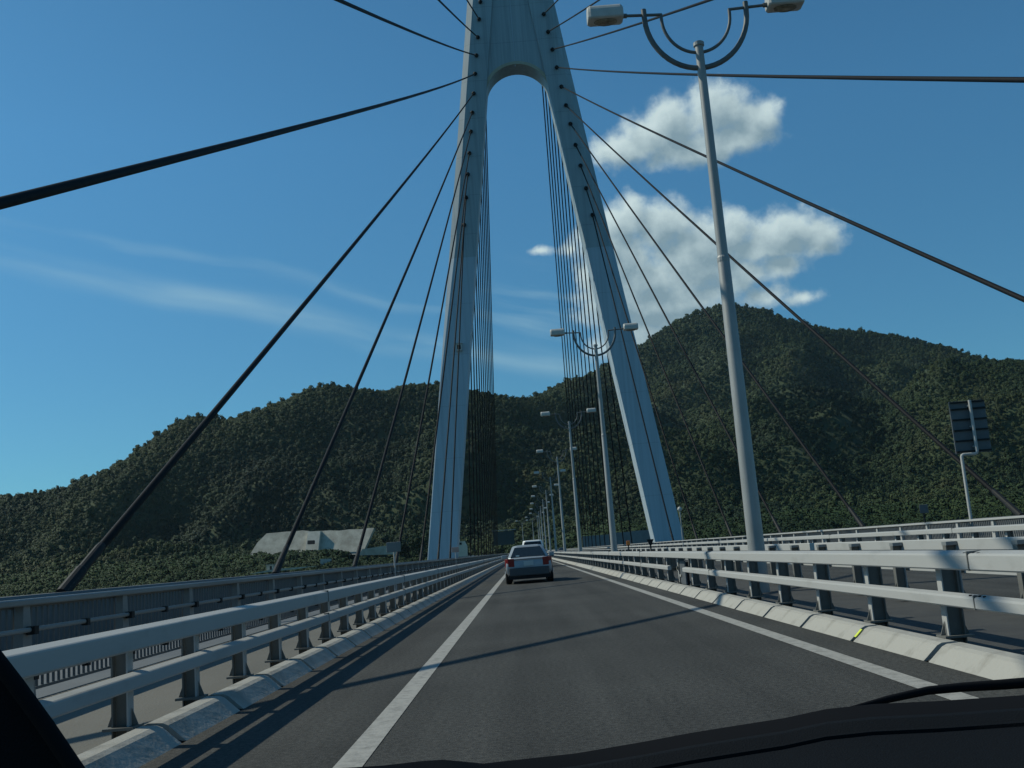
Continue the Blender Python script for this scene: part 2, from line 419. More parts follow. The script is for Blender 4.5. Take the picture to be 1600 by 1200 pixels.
mb.loft([[Vector((r*math.cos(a), y, zc+r*math.sin(a))) for r, y in ((ra+.02,-1.80),(ra+.02,1.80),(ra+.5,1.80),(ra+.5,-1.80))] for a in [PI*k/28 for k in range(29)]]).build('arch_rim', mat('arch_soffit', (.33,.30,.22), .7, col2=(.42,.39,.30), scale=.4), tower)
for x in (-.02,): MB().box((x, -1.68, 92), (.10,.06,36)).build('seam', TOWL, tower)
# cross beam under the deck
MB().loft([[Vector((sx*18.4, y, z)) for y, z in ((-1.8,-7),(1.8,-7),(1.8,-3.2),(-1.8,-3.2))] for sx in (-1, 1)]).build('cross_beam', TOWL, tower)
ANCZ = [49.5,53.7,57.3,60.6,64.0,67.0,70.05,73.2,76.15,79.1,82.05,84.9,87.8,90.6,93.3,96.0,98.6,101.2,103.8,106.4]
def ancx(z): return 16.5-.1405*z
deckA = [124.2,107.0,89.0,72.0,54.5,37.2,20.1,3.1,-11.0,-23.6,-38,-54]
def anchor_dir(sg, i, far):
    z = ANCZ[i]; T = Vector((TC+sg*ancx(z), TF if not far else TB, z))
    if far: A = Vector((CL+sg*13.4, 172+i*14.4, 1.0))
    else: A = Vector((CL+sg*13.4 if (sg, i) != (-1, 7) else -7.7, deckA[i] if (sg, i) != (-1, 7) else 2.65, 1.0))  # one left cable has its unseen foot moved inboard to shift its shadow
    return T, A
for sg in (-1, 1):
    for i in range(len(ANCZ)):
        for far in (0, 1):
            z = ANCZ[i]
            T = Vector((sg*ancx(z), -2.0 if not far else 2.0, z)); yy = -1 if not far else 1
            d = Vector((0, yy, -.45)).normalized()
            MB().tube([T-d*.25, T+d*.30, T+d*.42], [.31,.31,.23], 12).build('cable_socket', DARK, tower)
MB().box((0,0,0), (.9,.5,1.0)).box((0,-.05,.56), (1.1,.7,.10)).build('obstruction_light', LAMPW, tower).location = (-(outer(31.2)+inner(31.2))/2+.4, -2.27, 31.0)
MB().box((0,-.26,0), (.5,.03,.6)).build('lamp_glass', DARK, tower).location = (-(outer(31.2)+inner(31.2))/2+.4, -2.27, 31.0)

# ------------------------------------------------------------------ stay cables
def cable(sg, i, far, label, group):
    T, A = anchor_dir(sg, i, far)
    d = (A-T).normalized(); r = .092 if not far else .105
    L = (A-T).length; pts = []
    for k in range(13):
        t = k/12; p = T.lerp(A, t); p.z -= 4*t*(1-t)*L*L*.0000045*L/ max(L, 60)*4; pts.append(p)
    o = MB().tube(pts, r, 10).build('stay_cable', CABLE, None, smooth=True)
    tag(o, label, 'stay cable', group)
    s = MB().tube([A-d*1.9, A-d*1.75, A-d*.9, A-d*.85, A+d*.05], [.09,.105,.108,.125,.13], 12).build('socket', DARK, o, smooth=False)
    if i == len(deckA)-1: pass
    return o
ord_ = ['first','second','third','fourth','fifth','sixth','seventh']
names = {6:'nearest foot',5:'second nearest foot',4:'third nearest foot',3:'fourth nearest foot',2:'fifth nearest foot',1:'sixth nearest foot',0:'foot closest to the tower'}
over = {7:('thick dark cable crossing the upper left sky above the cirrus streak','dark cable running almost level across the right sky behind the nearest lamp'),
        8:('dark cable rising from the left leg out of the top of the picture','dark cable passing behind the left lamp head to the top of the picture'),
        9:('thin piece of cable left of the tower head, steeply rising','thin piece of cable right of the tower head, just under the picture top')}
for sg in (-1, 1):
    side = 'left' if sg < 0 else 'right'
    for i in range(11):
        if i <= 6: lb = f'dark stay cable down to the {side} deck edge with the {names[i]}'
        elif i in over: lb = over[i][0 if sg < 0 else 1]
        else: lb = f'overhead stay cable from the top of the {side} tower leg, passing above the frame'
        cable(sg, i, 0, lb, 'stay cables in front of the tower')
    for i in range(13):
        cable(sg, i, 1, f'thin dark stay cable in the close fan behind the {side} tower leg', f'fan of stay cables behind the {side} leg')

# ------------------------------------------------------------------ street lamps
LX = 4.40
def lamp():
    e = empty('street_lamp', (0,0,0))
    MB().tube([(0,0,-.05),(0,0,.02),(0,0,6.5),(0,0,6.56)], [.165,.165,.122,.105], 20).build('pole', GALV, e, smooth=True)
    MB().tube([(0,0,6.52),(0,0,11.0),(0,0,11.12)], [.108,.085,.085], 18).build('upper_pole', GALV, e, smooth=True)
    MB().tube([(0,0,11.08),(0,0,11.10),(0,0,11.17),(0,0,11.20)], [.086,.112,.112,.07], 14).build('cap', GALV, e)
    MB().tube([(0,0,6.46),(0,0,6.50),(0,0,6.56),(0,0,6.60)], [.123,.128,.128,.108], 16).build('collar', GALV, e)
    def arcpts(rx, zb, zt):
        h = zt-zb; b = min(h, rx*1.12)
        pts = [(-rx,0,zt)]+[(-rx*math.cos(a), 0, zb+b-b*math.sin(a)) for a in [PI*k/24 for k in range(25)]]+[(rx,0,zt)]
        return pts
    MB().tube(arcpts(1.06, 10.62, 12.0), .055, 10).build('outer_arc', ARCST, e, smooth=True)
    MB().tube(arcpts(.71, 10.96, 11.86), .034, 10).build('inner_arc', ARCST, e, smooth=True)
    for sg in (-1, 1):
        MB().tube([(sg*.69,0,11.86),(sg*1.55,0,11.90)], .032, 8).tube([(sg*1.42,0,11.893),(sg*1.55,0,11.90)], .05, 8).build('arm', ARCST, e, smooth=True)
        x0, x1 = sg*1.50, sg*2.24
        rings = []
        pr = [(math.cos(a)*.20, math.sin(a)*.20+.02) for a in [PI*k/10 for k in range(11)]]+[(-.20,-.10),(-.17,-.13),(.17,-.13),(.20,-.10)]
        for x, k in ((x0,.80),(x0+sg*.05,1),(x1-sg*.06,1),(x1,.85)):
            rings.append([Vector((x, y*k, 11.93+z*k)) for y, z in pr])
        h = MB().loft(rings).build('lamp_head', LAMPW, e, bevel=.01)
        MB().loft([[Vector((sg*1.87+.24*math.cos(a)*q, .14*math.sin(a)*q, 11.795+dz)) for a in [2*PI*k/18 for k in range(18)]] for q, dz in ((1,.03),(1,-.012),(.75,-.04))]).build('lens', LENS, h, smooth=True)
    return e
def children(o): return [c for c in bpy.data.objects if c.parent == o]
def copy_tree(o, parent=None):
    c = o.copy(); COL.objects.link(c); c.parent = parent
    for ch in children(o): copy_tree(ch, c)
    return c
lamps = lamp(); ordinals = ['nearest','second','third','fourth','fifth','sixth','seventh','eighth','ninth','tenth','eleventh','twelfth']
for k in range(12):
    o = lamps if k == 0 else copy_tree(lamps)
    s = 19.8+31.3*k
    o.location = road(LX, s, 0); o.rotation_euler = (0,0,heading(s))
    tag(o, 'nearest double headed street lamp, its pole crossing the cloud and mountain' if k == 0 else f'{ordinals[k]} double headed street lamp from the front in the row on the median', 'street lamp', 'street lamps along the median')

# ------------------------------------------------------------------ signs and small furniture
def sign_board():
    e = empty('road_sign', (14.05, 32.6, 0), 'large dark ribbed sign seen from behind on a cranked white pole by the right railing', 'road sign')
    MB().tube([(0,0,0),(0,0,3.0),(.02,0,3.04),(.06,0,3.06),(.44,0,3.06),(.49,0,3.08),(.51,0,3.13),(.51,0,4.78)], .05, 10).build('pole', WHITE, e, smooth=True)
    MB().box((.47,.16,3.94), (1.14,.05,1.68)).build('panel', SIGNB, e, bevel=.01)
    mb = MB()
    for z in (3.16,3.5,3.84,4.18,4.52,4.74): mb.box((.47,.11,z), (1.10,.05,.05))
    mb.build('ribs', DARK, e)
    mb = MB()
    for z in (3.3,3.94,4.6): mb.box((.51,.07,z), (.14,.10,.05))
    mb.build('clamps', GALV, e)
sign_board()
def post_sign(x, y, z0, h, w, ph, label, panel=SIGNB, pole=WHITE, name='road_sign', cat='road sign'):
    e = empty(name, (x, y, z0), label, cat)
    MB().tube([(0,0,0),(0,0,h)], .03, 8).build('pole', pole, e, smooth=True)
    MB().box((0,-.05,h-ph/2), (w,.03,ph)).build('panel', panel, e, bevel=.02)
    MB().box((0,-.015,h-ph/2), (.10,.04,.10)).build('clamp', GALV, e)
    return e
PALE = mat('pale_sign_back', (.12,.135,.135), .6, col2=(.16,.17,.17), scale=3)
post_sign(-4.72, 37.5, .03, 1.78, .52, .36, 'small pale sign back on a thin post at the left footpath railing', PALE)
post_sign(-4.8, 72.0, .03, 1.75, .5, .35, 'small plate on a short post in front of the left tower leg foot', mat('pinkish_plate', (.34,.24,.21), .6), name='footpath_sign')
post_sign(14.0, 36.2, .03, 1.62, .30, .30, 'small dark square sign just above the right railing', SIGNB, DARK)
post_sign(7.1+6.7, 60.5, .03, 3.6, .20, 2.6, 'tall narrow dark marker board close beside the nearest lamp pole', SIGNB, DARK, name='marker_board', cat='marker')
e = empty('walkway_lamp', (14.2, 93.0, 0), 'small white globe lamp on a thin pole at the foot of the right tower leg', 'lamp')
MB().tube([(0,0,0),(0,0,3.7)], .055, 8).build('pole', GALV, e, smooth=True)
MB().tube([(0,0,3.62),(0,0,3.68),(0,0,3.80),(0,0,3.94),(0,0,4.02)], [.10,.17,.21,.16,.04], 12).build('globe', LAMPW, e, smooth=True)
def delineator(x, y, m, label, tri=False):
    e = empty('delineator', (x, y, 0), label, 'delineator')
    MB().tube([(0,0,0),(0,0,1.05)], .03, 8).build('post', DARK, e)
    if tri: MB().add([(-.14,-.03,1.2),(.14,-.03,1.2),(.03,-.03,.96),(-.03,-.03,.96),(-.14,.0,1.2),(.14,.0,1.2),(.03,.0,.96),(-.03,.0,.96)], [(0,1,2,3),(4,7,6,5),(0,4,5,1),(1,5,6,2),(2,6,7,3),(3,7,4,0)]).build('plate', m, e)
    else: MB().box((0,0,1.12), (.17,.05,.22)).build('plate', m, e, bevel=.02)
delineator(4.9, 49.0, mat('amber', (.62,.17,.02), .4), 'amber reflector plate on the median beyond the second lamp')
delineator(4.85, 40.0, DARK, 'dark pointed marker plate standing on the median', True)

# ------------------------------------------------------------------ cars
SILVER = mat('silver_paint', (.27,.30,.325), .35, metal=.15, col2=(.30,.33,.355), scale=2)
CARW = mat('white_car_paint', (.62,.64,.64), .35); CARD = mat('dark_car_paint', (.03,.035,.045), .3)
GLASS = mat('car_glass', (.010,.014,.016), .06); REDL = mat('red_lens', (.20,.010,.009), .3, spec=.3); CHROME = mat('bright_trim', (.6,.6,.6), .25, metal=.8)
BUMP = mat('bumper_shade_grey', (.05,.055,.06), .5); TYRE = mat('tyre_rubber', (.012,.012,.013), .85); PLATE = mat('plate', (.42,.46,.46), .5); DPL = mat('under_tray', (.01,.01,.01), .9)  # bumper coloured dark grey to hold the shade low on the tail
def ring(w, z0, z1, y, sq=.8):
    zc, h = (z0+z1)/2, (z1-z0)/2; pts = []
    for k in range(20):
        a = 2*PI*k/20; c, s = math.cos(a), math.sin(a)
        pts.append(Vector((w*math.copysign(abs(c)**(1-sq*.75), c), y, zc+h*math.copysign(abs(s)**(1-sq*.6), s))))
    return pts
def car(loc, label, paint, cat, name, van=False, rz=0.0, group=None):
    e = empty(name, loc, label, cat, rz=rz, group=group)
    H, zb = (1.34, .90) if not van else (1.82, 1.05)
    W = .83
    st = [(.02,.40,zb-.10,.74),(.07,.30,zb-.02,.80),(.35,.24,zb+.015,W-.01),(1.2,.22,zb+.02,W),(2.4,.22,zb,W),(3.3,.22,zb-.06,W-.01),(4.0,.26,zb-.16,.79),(4.3,.32,zb-.28,.70),(4.38,.40,zb-.38,.60)]
    body = MB().loft([ring(w, a, b, y) for y, a, b, w in st]).build('body', paint, e, smooth=True)
    if not van: base, topq = (.60, 3.25, .735), (1.25, 2.5, .56)
    else: base, topq = (.10, 3.55, .78), (.34, 2.75, .64)
    def ghr(t):
        y0 = base[0]+(topq[0]-base[0])*t; y1 = base[1]+(topq[1]-base[1])*t; w = base[2]+(topq[2]-base[2])*t
        z = zb-.01+(H-.05-zb)*t
        c = .16
        return [Vector(p) for p in ((-w+c,y0,z),(w-c,y0,z),(w,y0+c,z),(w,y1-c,z),(w-c,y1,z),(-w+c,y1,z),(-w,y1-c,z),(-w,y0+c,z))]
    top2 = [p*1.0 for p in ghr(1.0)]; cen = sum(top2, Vector())/8
    cap = [Vector((cen.x+(p.x-cen.x)*.62, cen.y+(p.y-cen.y)*.7, H)) for p in top2]
    mid = [Vector((cen.x+(p.x-cen.x)*.9, cen.y+(p.y-cen.y)*.93, H-.018)) for p in top2]
    MB().loft([ghr(0), ghr(.5), ghr(1), mid, cap]).build('cabin', paint, e, smooth=False, bevel=.03)
    def pane(nm, a, b, c, d, off):
        n = (Vector(b)-Vector(a)).cross(Vector(d)-Vector(a)).normalized()*off
        MB().add([Vector(p)+n for p in (a,b,c,d)]+[Vector(p)-n for p in (a,b,c,d)], [(0,1,2,3),(4,7,6,5),(0,4,5,1),(1,5,6,2),(2,6,7,3),(3,7,4,0)]).build(nm, GLASS, e)
    b0, t0 = ghr(.06), ghr(.93)
    i = .05
    pane('rear_window', b0[0]+Vector((-.06,0,0)), b0[1]+Vector((.06,0,0)), t0[1]+Vector((.05,0,0)), t0[0]+Vector((-.05,0,0)), .014)
    pane('windscreen', b0[4], b0[5], t0[5], t0[4], .014)
    for s, A, B in ((1,2,3),(-1,7,6)):
        p, q, r, w = b0[A], b0[B], t0[B], t0[A]
        m0, m1 = p.lerp(q,.5), w.lerp(r,.5)
        pane('side_window', p.lerp(q,.03), p.lerp(q,.48), w.lerp(r,.46), w.lerp(r,.06), .012)
        pane('side_window', p.lerp(q,.52), p.lerp(q,.97), w.lerp(r,.92), w.lerp(r,.52), .012)
    if not van and paint is SILVER:
        q = b0[0].lerp(b0[1], .16).lerp(t0[0].lerp(t0[1], .16), .10)
        MB().box(q+Vector((0,-.035,0)), (.13,.012,.09)).build('sticker', PLATE, e)
        for x in (-.33, .33): MB().box((x, 1.16, 1.06), (.26,.10,.20)).build('headrest', DPL, e, bevel=.03)
    # tail lamps wrap the rear corners
    for s in (-1, 1):
        zl = (.60, .88) if not van else (.75, 1.15)
        MB().loft([[Vector((s*x, y, z)) for x, y in ((.50,.012),(.72,.02),(.81,.09),(.835,.34),(.80,.34),(.70,.10),(.50,.10))] for z in zl]).build('tail_light', REDL, e, bevel=.01)
        MB().box((s*.90, 2.95 if not van else 3.1, zb+.05), (.20,.10,.15)).build('door_mirror', paint, e, bevel=.03)
        MB().loft([[Vector((s*x, y, z)) for x, y in ((.45,4.36),(.60,4.34),(.72,4.20),(.78,4.0),(.70,4.0),(.45,4.2))] for z in (zb-.33, zb-.20)]).build('headlight', CHROME, e)
        for yw in (.78, 3.55):
            t = MB().tube([(s*.63,yw,.31),(s*.66,yw,.31),(s*.82,yw,.31),(s*.845,yw,.31)], [.28,.31,.31,.28], 22).build('wheel', TYRE, e)
            MB().tube([(s*.835,yw,.31),(s*.855,yw,.31)], [.19,.17], 16).build('rim', CHROME, t)
    MB().loft([[Vector((x, y, z)) for x, y in ((-.76,.16),(-.70,-.02),(-.4,-.055),(.4,-.055),(.70,-.02),(.76,.16))] for z in (.28,.33,.52,.56)]).build('bumper', BUMP if not van else paint, e, bevel=.025)
    MB().box((0,.13,.25), (1.46,.28,.16)).build('under_tray', DPL, e); MB().box((0,2.1,.19), (1.5,3.2,.08)).build('floor_pan', DPL, e)  # rear tray enlarged and near black to deepen the shadow below
    MB().box((0,-.005 if not van else -.01,.70), (.34,.02,.17)).build('licence_plate', PLATE, e, bevel=.005)
    MB().box((0,.02,zb-.055), (1.02,.03,.022)).build('boot_trim', BUMP, e)
    MB().tube([(.45,.05,.25),(.45,-.02,.25)], .035, 10).build('exhaust', DPL, e)
    return e
car((.10, 36.4, 0), 'silver sedan driving ahead in the lane with red tail light', SILVER, 'car', 'sedan')
car((.55, 68.0, 0), 'white van ahead in the lane, mostly hidden behind the silver sedan', CARW, 'van', 'van', van=True)
car((7.6, 215.0, 0), 'small dark car approaching far away in the opposite carriageway', CARD, 'car', 'oncoming_car', rz=PI)

# the car the picture is taken from: its dash, seal, wiper and pillar base
own = empty('car', (0, .5, .8), 'dark dashboard and pillar base of the car in front of the viewer', 'car')
OL = Vector((0,.5,.8))
edge = [(300,1226,.52),(440,1210,.60),(520,1201,.65),(600,1196,.69),(660,1189,.72),(692,1187,.73),(725,1190,.74),(755,1193,.755),(800,1188,.77),(900,1177,.80),(1000,1160,.815),(1080,1145,.825),(1155,1133,.83),(1225,1122,.835),(1290,1108,.84),(1365,1100,.84),(1470,1095,.84),(1600,1086,.83),(1750,1077,.81),(1950,1064,.78)]
rows = [(0,1.0),(4,.995),(22,.975)]
mb = MB(); mb.loft([[at(x, y+d, Y*k)-OL for x, y, Y in edge] for d, k in rows], closed=False)
mb.loft([[at(x, y+d, Y*k)-OL for x, y, Y in edge] for d, k in ((0,1.0),(2,1.04),(60,1.10))], closed=False)
mb.build('windscreen_seal', RUBBER, own, smooth=True)
rows = [(19,.98),(24,.965),(40,.95),(43,.945),(46,.944),(49,.94),(90,.88),(170,.78),(330,.64)]
mb = MB(); mb.loft([[at(x, y+d+(4 if j == 4 else 0), Y*k)-OL-Vector((0,0,.004 if j == 4 else 0)) for x, y, Y in edge] for j, (d, k) in enumerate(rows)], closed=False)
o = mb.build('dashboard', PLASTIC, own, smooth=True)
sd = o.modifiers.new('thickness', 'SOLIDIFY'); sd.thickness = .012; sd.offset = -1
wp = [(1320,1110,.93),(1390,1092,.95),(1450,1079,.96),(1500,1074,.97),(1560,1070,.97),(1640,1064,.97),(1800,1056,.96),(1950,1049,.94)]
MB().tube([at(x, y, Y)-OL for x, y, Y in wp], [.002,.0034,.0038,.0042,.0046,.005,.005,.005], 8).build('wiper', RUBBER, own, smooth=True)
pp = [(-90,945),(-12,1022),(25,1070),(72,1135),(120,1206),(140,1240),(-90,1240)]
mb = MB(); mb.loft([[at(x, y, .55)-OL for x, y in pp], [at(x, y, .60)-OL for x, y in pp]]).build('pillar_base', PLASTIC, own, bevel=.003)
MB().tube([at(x, y, .545)-OL for x, y in pp[:6]], .0045, 8).build('pillar_seal', RUBBER, own, smooth=True)

# ------------------------------------------------------------------ hills
def vnoise(x, y, sc, seed):
    r = np.random.default_rng(seed); g = r.random((256,256))
    X, Y = x/sc+1000, y/sc+1000; i, j = np.floor(X).astype(int), np.floor(Y).astype(int); fx, fy = X-i, Y-j
    fx, fy = fx*fx*(3-2*fx), fy*fy*(3-2*fy); i %= 256; j %= 256; i2, j2 = (i+1)%256, (j+1)%256
    return (g[i,j]*(1-fx)+g[i2,j]*fx)*(1-fy)+(g[i,j2]*(1-fx)+g[i2,j2]*fx)*fy-.5
TH = 4.0
def P3(l, dz=TH): return [at(px, py, Y)-Vector((0,0,dz)) for px, py, Y in l]
ridges = [
 (P3([(-700,850,700),(-350,800,740),(-120,782,780),(25,775,800),(100,769,820),(160,741,840),(220,705,850),(280,655,860),(310,646,865),(350,653,870),(400,640,880),(450,622,890),(490,603,900),(515,597,905),(550,607,915),(600,608,925),(650,597,935),(700,598,950),(740,612,970),(790,622,1000),(840,618,1030)]), .50),
 (P3([(800,626,1250),(840,616,1300),(880,600,1350),(920,582,1400),(960,565,1430),(1000,545,1450),(1030,516,1460),(1060,500,1470),(1100,479,1480),(1125,470,1480),(1170,477,1480),(1200,490,1470),(1250,505,1460),(1300,513,1440),(1380,518,1420),(1420,525,1400),(1470,540,1350),(1500,556,1300)], 8), .62),
 (P3([(2300,600,650),(1900,560,760),(1700,558,800),(1600,562,820),(1530,560,850),(1480,580,880),(1380,612,880),(1250,650,820),(1130,700,740),(1040,760,650),(965,815,570)]), .48),
 (P3([(685,599,930),(640,700,780),(575,790,640),(520,838,560)]), .55),
 (P3([(515,599,900),(430,720,740),(340,815,600),(270,865,520)]), .55),
 (P3([(300,650,860),(200,780,690),(120,855,560)]), .55),
 (P3([(900,590,1380),(870,680,1050),(845,770,760),(835,826,600)]), .55),
 (P3([(1300,515,1440),(1230,600,1150),(1190,660,950)]), .55),
 (P3([(1600,562,820),(1560,700,640),(1500,790,520)]), .5),
]
SKY = [(-700,830),(-350,790),(-120,778),(25,775),(100,769),(160,741),(220,705),(280,655),(310,646),(350,653),(400,640),(450,622),(490,603),(515,597),(550,607),(600,608),(650,597),(700,598),(740,612),(790,621),(830,616),(880,600),(920,582),(960,565),(1000,545),(1030,516),(1060,500),(1100,479),(1125,470),(1170,477),(1200,490),(1250,505),(1300,513),(1380,518),(1420,525),(1470,540),(1500,555),(1550,560),(1600,560),(1900,560),(2300,590)]
_sk = [at(px, py, 1.0) for px, py in SKY]
SKAZ = np.array([math.atan2(p.x, 1.0) for p in _sk]); SKEL = np.array([(p.z-EYE)/math.hypot(p.x, 1.0) for p in _sk])
def height(x, y):
    h = np.full(x.shape, -60.0)
    k = 6.0; acc = np.zeros(x.shape)
    cands = []
    for pts, sl in ridges:
        best = np.full(x.shape, -1e3)
        for a, b in zip(pts[:-1], pts[1:]):
            dx, dy = b.x-a.x, b.y-a.y; L2 = dx*dx+dy*dy
            t = np.clip(((x-a.x)*dx+(y-a.y)*dy)/L2, 0, 1)
            d = np.hypot(x-a.x-t*dx, y-a.y-t*dy)
            best = np.maximum(best, a.z+(b.z-a.z)*t-sl*(np.sqrt(d*d+22*22)-22))
        cands.append(best)
    m = np.max(cands, axis=0)
    h = m+k*np.log(sum(np.exp((c-m)/k) for c in cands))-k*.25
    amp = np.clip((h+20)/60, .1, 1)
    # gullies and knolls, faded out near the crests so the skyline stays put
    dr = np.clip((m*0+1), 0, 1)
    dist = np.hypot(x, y); azm = np.arctan2(x, y)
    cap = EYE+np.interp(azm, SKAZ, SKEL)*dist-TH+7*vnoise(x, y, 24, 21)+4*vnoise(x, y, 60, 22)
    quiet = np.clip((cap-m-4)/40, .0, 1)
    h = h+amp*quiet*(60*(.32-np.abs(vnoise(x+30*vnoise(x, y, 90, 31), y, 150, 1))*2)+34*(.3-np.abs(vnoise(x, y+14*vnoise(x, y, 50, 32), 78, 4))*2)+11*vnoise(x, y, 32, 2)+5*vnoise(x, y, 18, 3))
    q = 4.0; h = cap-q*np.logaddexp(0, (cap-h)/q)
    # shore terrace and the sea bed
    shore = np.interp(y, [300,370,400,430,455,470,520,600], [-60,-45,-8,0,3.5,5.5,9,14])+2.4*vnoise(x, y, 40, 5)
    w = np.clip((y-470)/90, 0, 1)
    h = np.where(y < 470, shore, np.maximum(h*w+np.minimum(h, shore+8)*(1-w), shore-.5))
    # the strip kept clear for the road
    s = np.clip(y, 0, END); c = np.where(y > S0, -RB+RB*np.cos((np.clip(y,S0,END+40)-S0)/RB), 0)
    dd = np.abs(x-(c+CL)); wr = np.clip((dd-20)/45, 0, 1); wr = np.where(y > 540, np.maximum(wr, np.clip((y-540)/60, 0, 1)), wr)
    h = np.where(y > 425, h*wr+np.minimum(h, -.4)*(1-wr), np.minimum(h, -1.5))
    return h
xs = np.arange(-900, 1250, 10.0); ys = np.arange(330, 1760, 10.0)
GX, GY = np.meshgrid(xs, ys, indexing='ij'); GZ = height(GX, GY)
nx, ny = GX.shape
V = np.stack([GX, GY, GZ], -1).reshape(-1, 3)
idx = np.arange(nx*ny).reshape(nx, ny)
F = np.stack([idx[:-1,:-1], idx[1:,:-1], idx[1:,1:], idx[:-1,1:]], -1).reshape(-1, 4)
me = bpy.data.meshes.new('hills'); me.from_pydata(V.tolist(), [], F.tolist()); me.materials.append(GROUND); me.shade_smooth()
hills = bpy.data.objects.new('hills', me); COL.objects.link(hills); tag(hills, kind='structure')

# tree crowns: many small leaf clumps through an uneven volume
def crown(r, n, rad, hgt, size, low=0.15):
    vs, fs = [], []
    lobes = [(r.normal(0,.38)*rad, r.normal(0,.38)*rad, (.45+.45*r.random())*hgt, (.42+.3*r.random())*rad) for _ in range(6)]+[(0,0,.5*hgt,.62*rad)]
    for _ in range(n):
        lx, ly, lz, lr = lobes[r.integers(len(lobes))]
        d = r.normal(size=3); d /= np.linalg.norm(d); q = lr*(.55+.5*r.random())
        c = np.array([lx, ly, lz])+d*q*np.array([1,1,.85]); c[2] = max(c[2], low*hgt)
        nrm = d+r.normal(size=3)*.16; nrm /= np.linalg.norm(nrm)
        a = np.cross(nrm, r.normal(size=3)); a /= np.linalg.norm(a); b = np.cross(nrm, a)
        s = size*(.6+.8*r.random()); k = len(vs)
        for u, w, l in ((-1,-.5,0),(0,-.75,.18),(1,-.3,0),(.7,.6,-.1),(-.2,.9,.1),(-.9,.5,-.12)):
            vs.append(tuple(c+a*u*s*.6+b*w*s*.6+nrm*l*s))
        fs.append(tuple(range(k, k+6)))
    return vs, fs
kinds = bpy.data.collections.new('tree_kinds')
def kind(i, n, rad, hgt, size, m):
    vs, fs = crown(np.random.default_rng(40+i), n, rad, hgt, size)
    me = bpy.data.meshes.new('tree_kind'); me.from_pydata(vs, [], fs); me.materials.append(m)
    c = np.array([0,0,hgt*.42]); nn = np.array(vs)-c; nn[:,2] *= (rad/hgt*2)**2; nn += np.random.default_rng(i).normal(size=nn.shape)*rad*.22; nn /= np.linalg.norm(nn, axis=1)[:,None]; nn = nn*.62+np.array([0,0,.62]); nn /= np.linalg.norm(nn, axis=1)[:,None]
    me.shade_smooth(); me.normals_split_custom_set_from_vertices(nn.tolist())
    o = bpy.data.objects.new('k%02d' % i, me); kinds.objects.link(o)
for i in range(5): kind(i, 300, 3.6, 8.2+i*.5, .98, LEAFA)
kind(5, 220, 2.4, 11.0, .9, LEAFA); kind(6, 220, 2.2, 9.5, .85, LEAFA)
for i in range(7, 9): kind(i, 220, 2.6, 3.6, .65, LEAFB)
def bil(x, y):
    fx = np.clip((x-xs[0])/10, 0, nx-1.001); fy = np.clip((y-ys[0])/10, 0, ny-1.001); i, j = fx.astype(int), fy.astype(int); a, b = fx-i, fy-j
    return (GZ[i,j]*(1-a)+GZ[i+1,j]*a)*(1-b)+(GZ[i,j+1]*(1-a)+GZ[i+1,j+1]*a)*b
pts = []
def scatter(x0, x1, y0, y1, step):
    X, Y = np.meshgrid(np.arange(x0, x1, step), np.arange(y0, y1, step), indexing='ij')
    X = X.ravel()+rng.uniform(-.48, .48, X.size)*step; Y = Y.ravel()+rng.uniform(-.48, .48, Y.size)*step
    keep = np.abs(X) < Y*.56+60
    return X[keep], Y[keep]
WALLX = (-134, -62)
for (y0, y1, st, sc) in ((385,425,3.0,1.0),(425,475,3.0,1.0),(475,700,2.7,.38),(700,1000,2.9,.42),(1000,1560,4.0,.56),(475,1000,9.0,.62),(1000,1560,12.0,.85)):
    X, Y = scatter(-900, 1000, y0, y1, st); Z = bil(X, Y)
    e = 6.0
    gx, gy = (bil(X+e, Y)-bil(X-e, Y))/(2*e), (bil(X, Y+e)-bil(X, Y-e))/(2*e)
    face = -(-gx*X-gy*Y)*-1  # normal (-gx,-gy,1) against the view
    toward = (-gx*(-X)-gy*(-Y)+(EYE-Z))/np.hypot(X, Y)
    c = np.where(Y > S0, -RB+RB*np.cos((np.clip(Y,S0,END)-S0)/RB), 0)
    ok = (toward > -.28) & (Z > -26)
    ok &= ~((np.abs(X-c-CL) < 17) & (Y < 535))
    ok &= ~((X > WALLX[0]-2) & (X < WALLX[1]+2) & (Y > 471) & (Y < 492))
    ok &= ~((X > -64) & (X < -50) & (Y > 466) & (Y < 479))
    dens = vnoise(X, Y, 60, 9)+vnoise(X, Y, 25, 10)*.7
    ok &= (dens > -.5) | (rng.random(X.size) < .7)
    ok &= ~((X > -80) & (X < -52) & (Y > 436) & (Y < 478))
    X, Y, Z = X[ok], Y[ok], Z[ok]
    GXs, GYs = gx[ok], gy[ok]
    for x, y, z, sx, sy in zip(X, Y, Z, GXs, GYs):
        shrub = y < 475
        big = random.random()
        pts.append((x, y, z-.3, (7+random.randrange(2)) if shrub else (random.randrange(5) if random.random() < .86 else 5+random.randrange(2)), (.7+.75*big**1.6)*sc if not shrub else (.55+.5*big)*(1.35 if y > 448 else 1), (Vector((0,0,1)).rotation_difference(Vector((-sx,-sy,1)).normalized()) @ Euler((0,0,random.random()*6.283)).to_quaternion()).to_euler()))
me = bpy.data.meshes.new('forest'); me.from_pydata([p[:3] for p in pts], [], [])
a = me.attributes.new('kind', 'INT', 'POINT'); a.data.foreach_set('value', np.array([p[3] for p in pts], dtype=np.int32))
a = me.attributes.new('scl', 'FLOAT', 'POINT'); a.data.foreach_set('value', np.array([p[4] for p in pts], dtype=np.float32))
a = me.attributes.new('rot', 'FLOAT_VECTOR', 'POINT'); a.data.foreach_set('vector', np.array([tuple(p[5]) for p in pts], dtype=np.float32).ravel())
forest = bpy.data.objects.new('forest', me); COL.objects.link(forest); tag(forest, kind='stuff')
ng = bpy.data.node_groups.new('forest_planting', 'GeometryNodeTree')
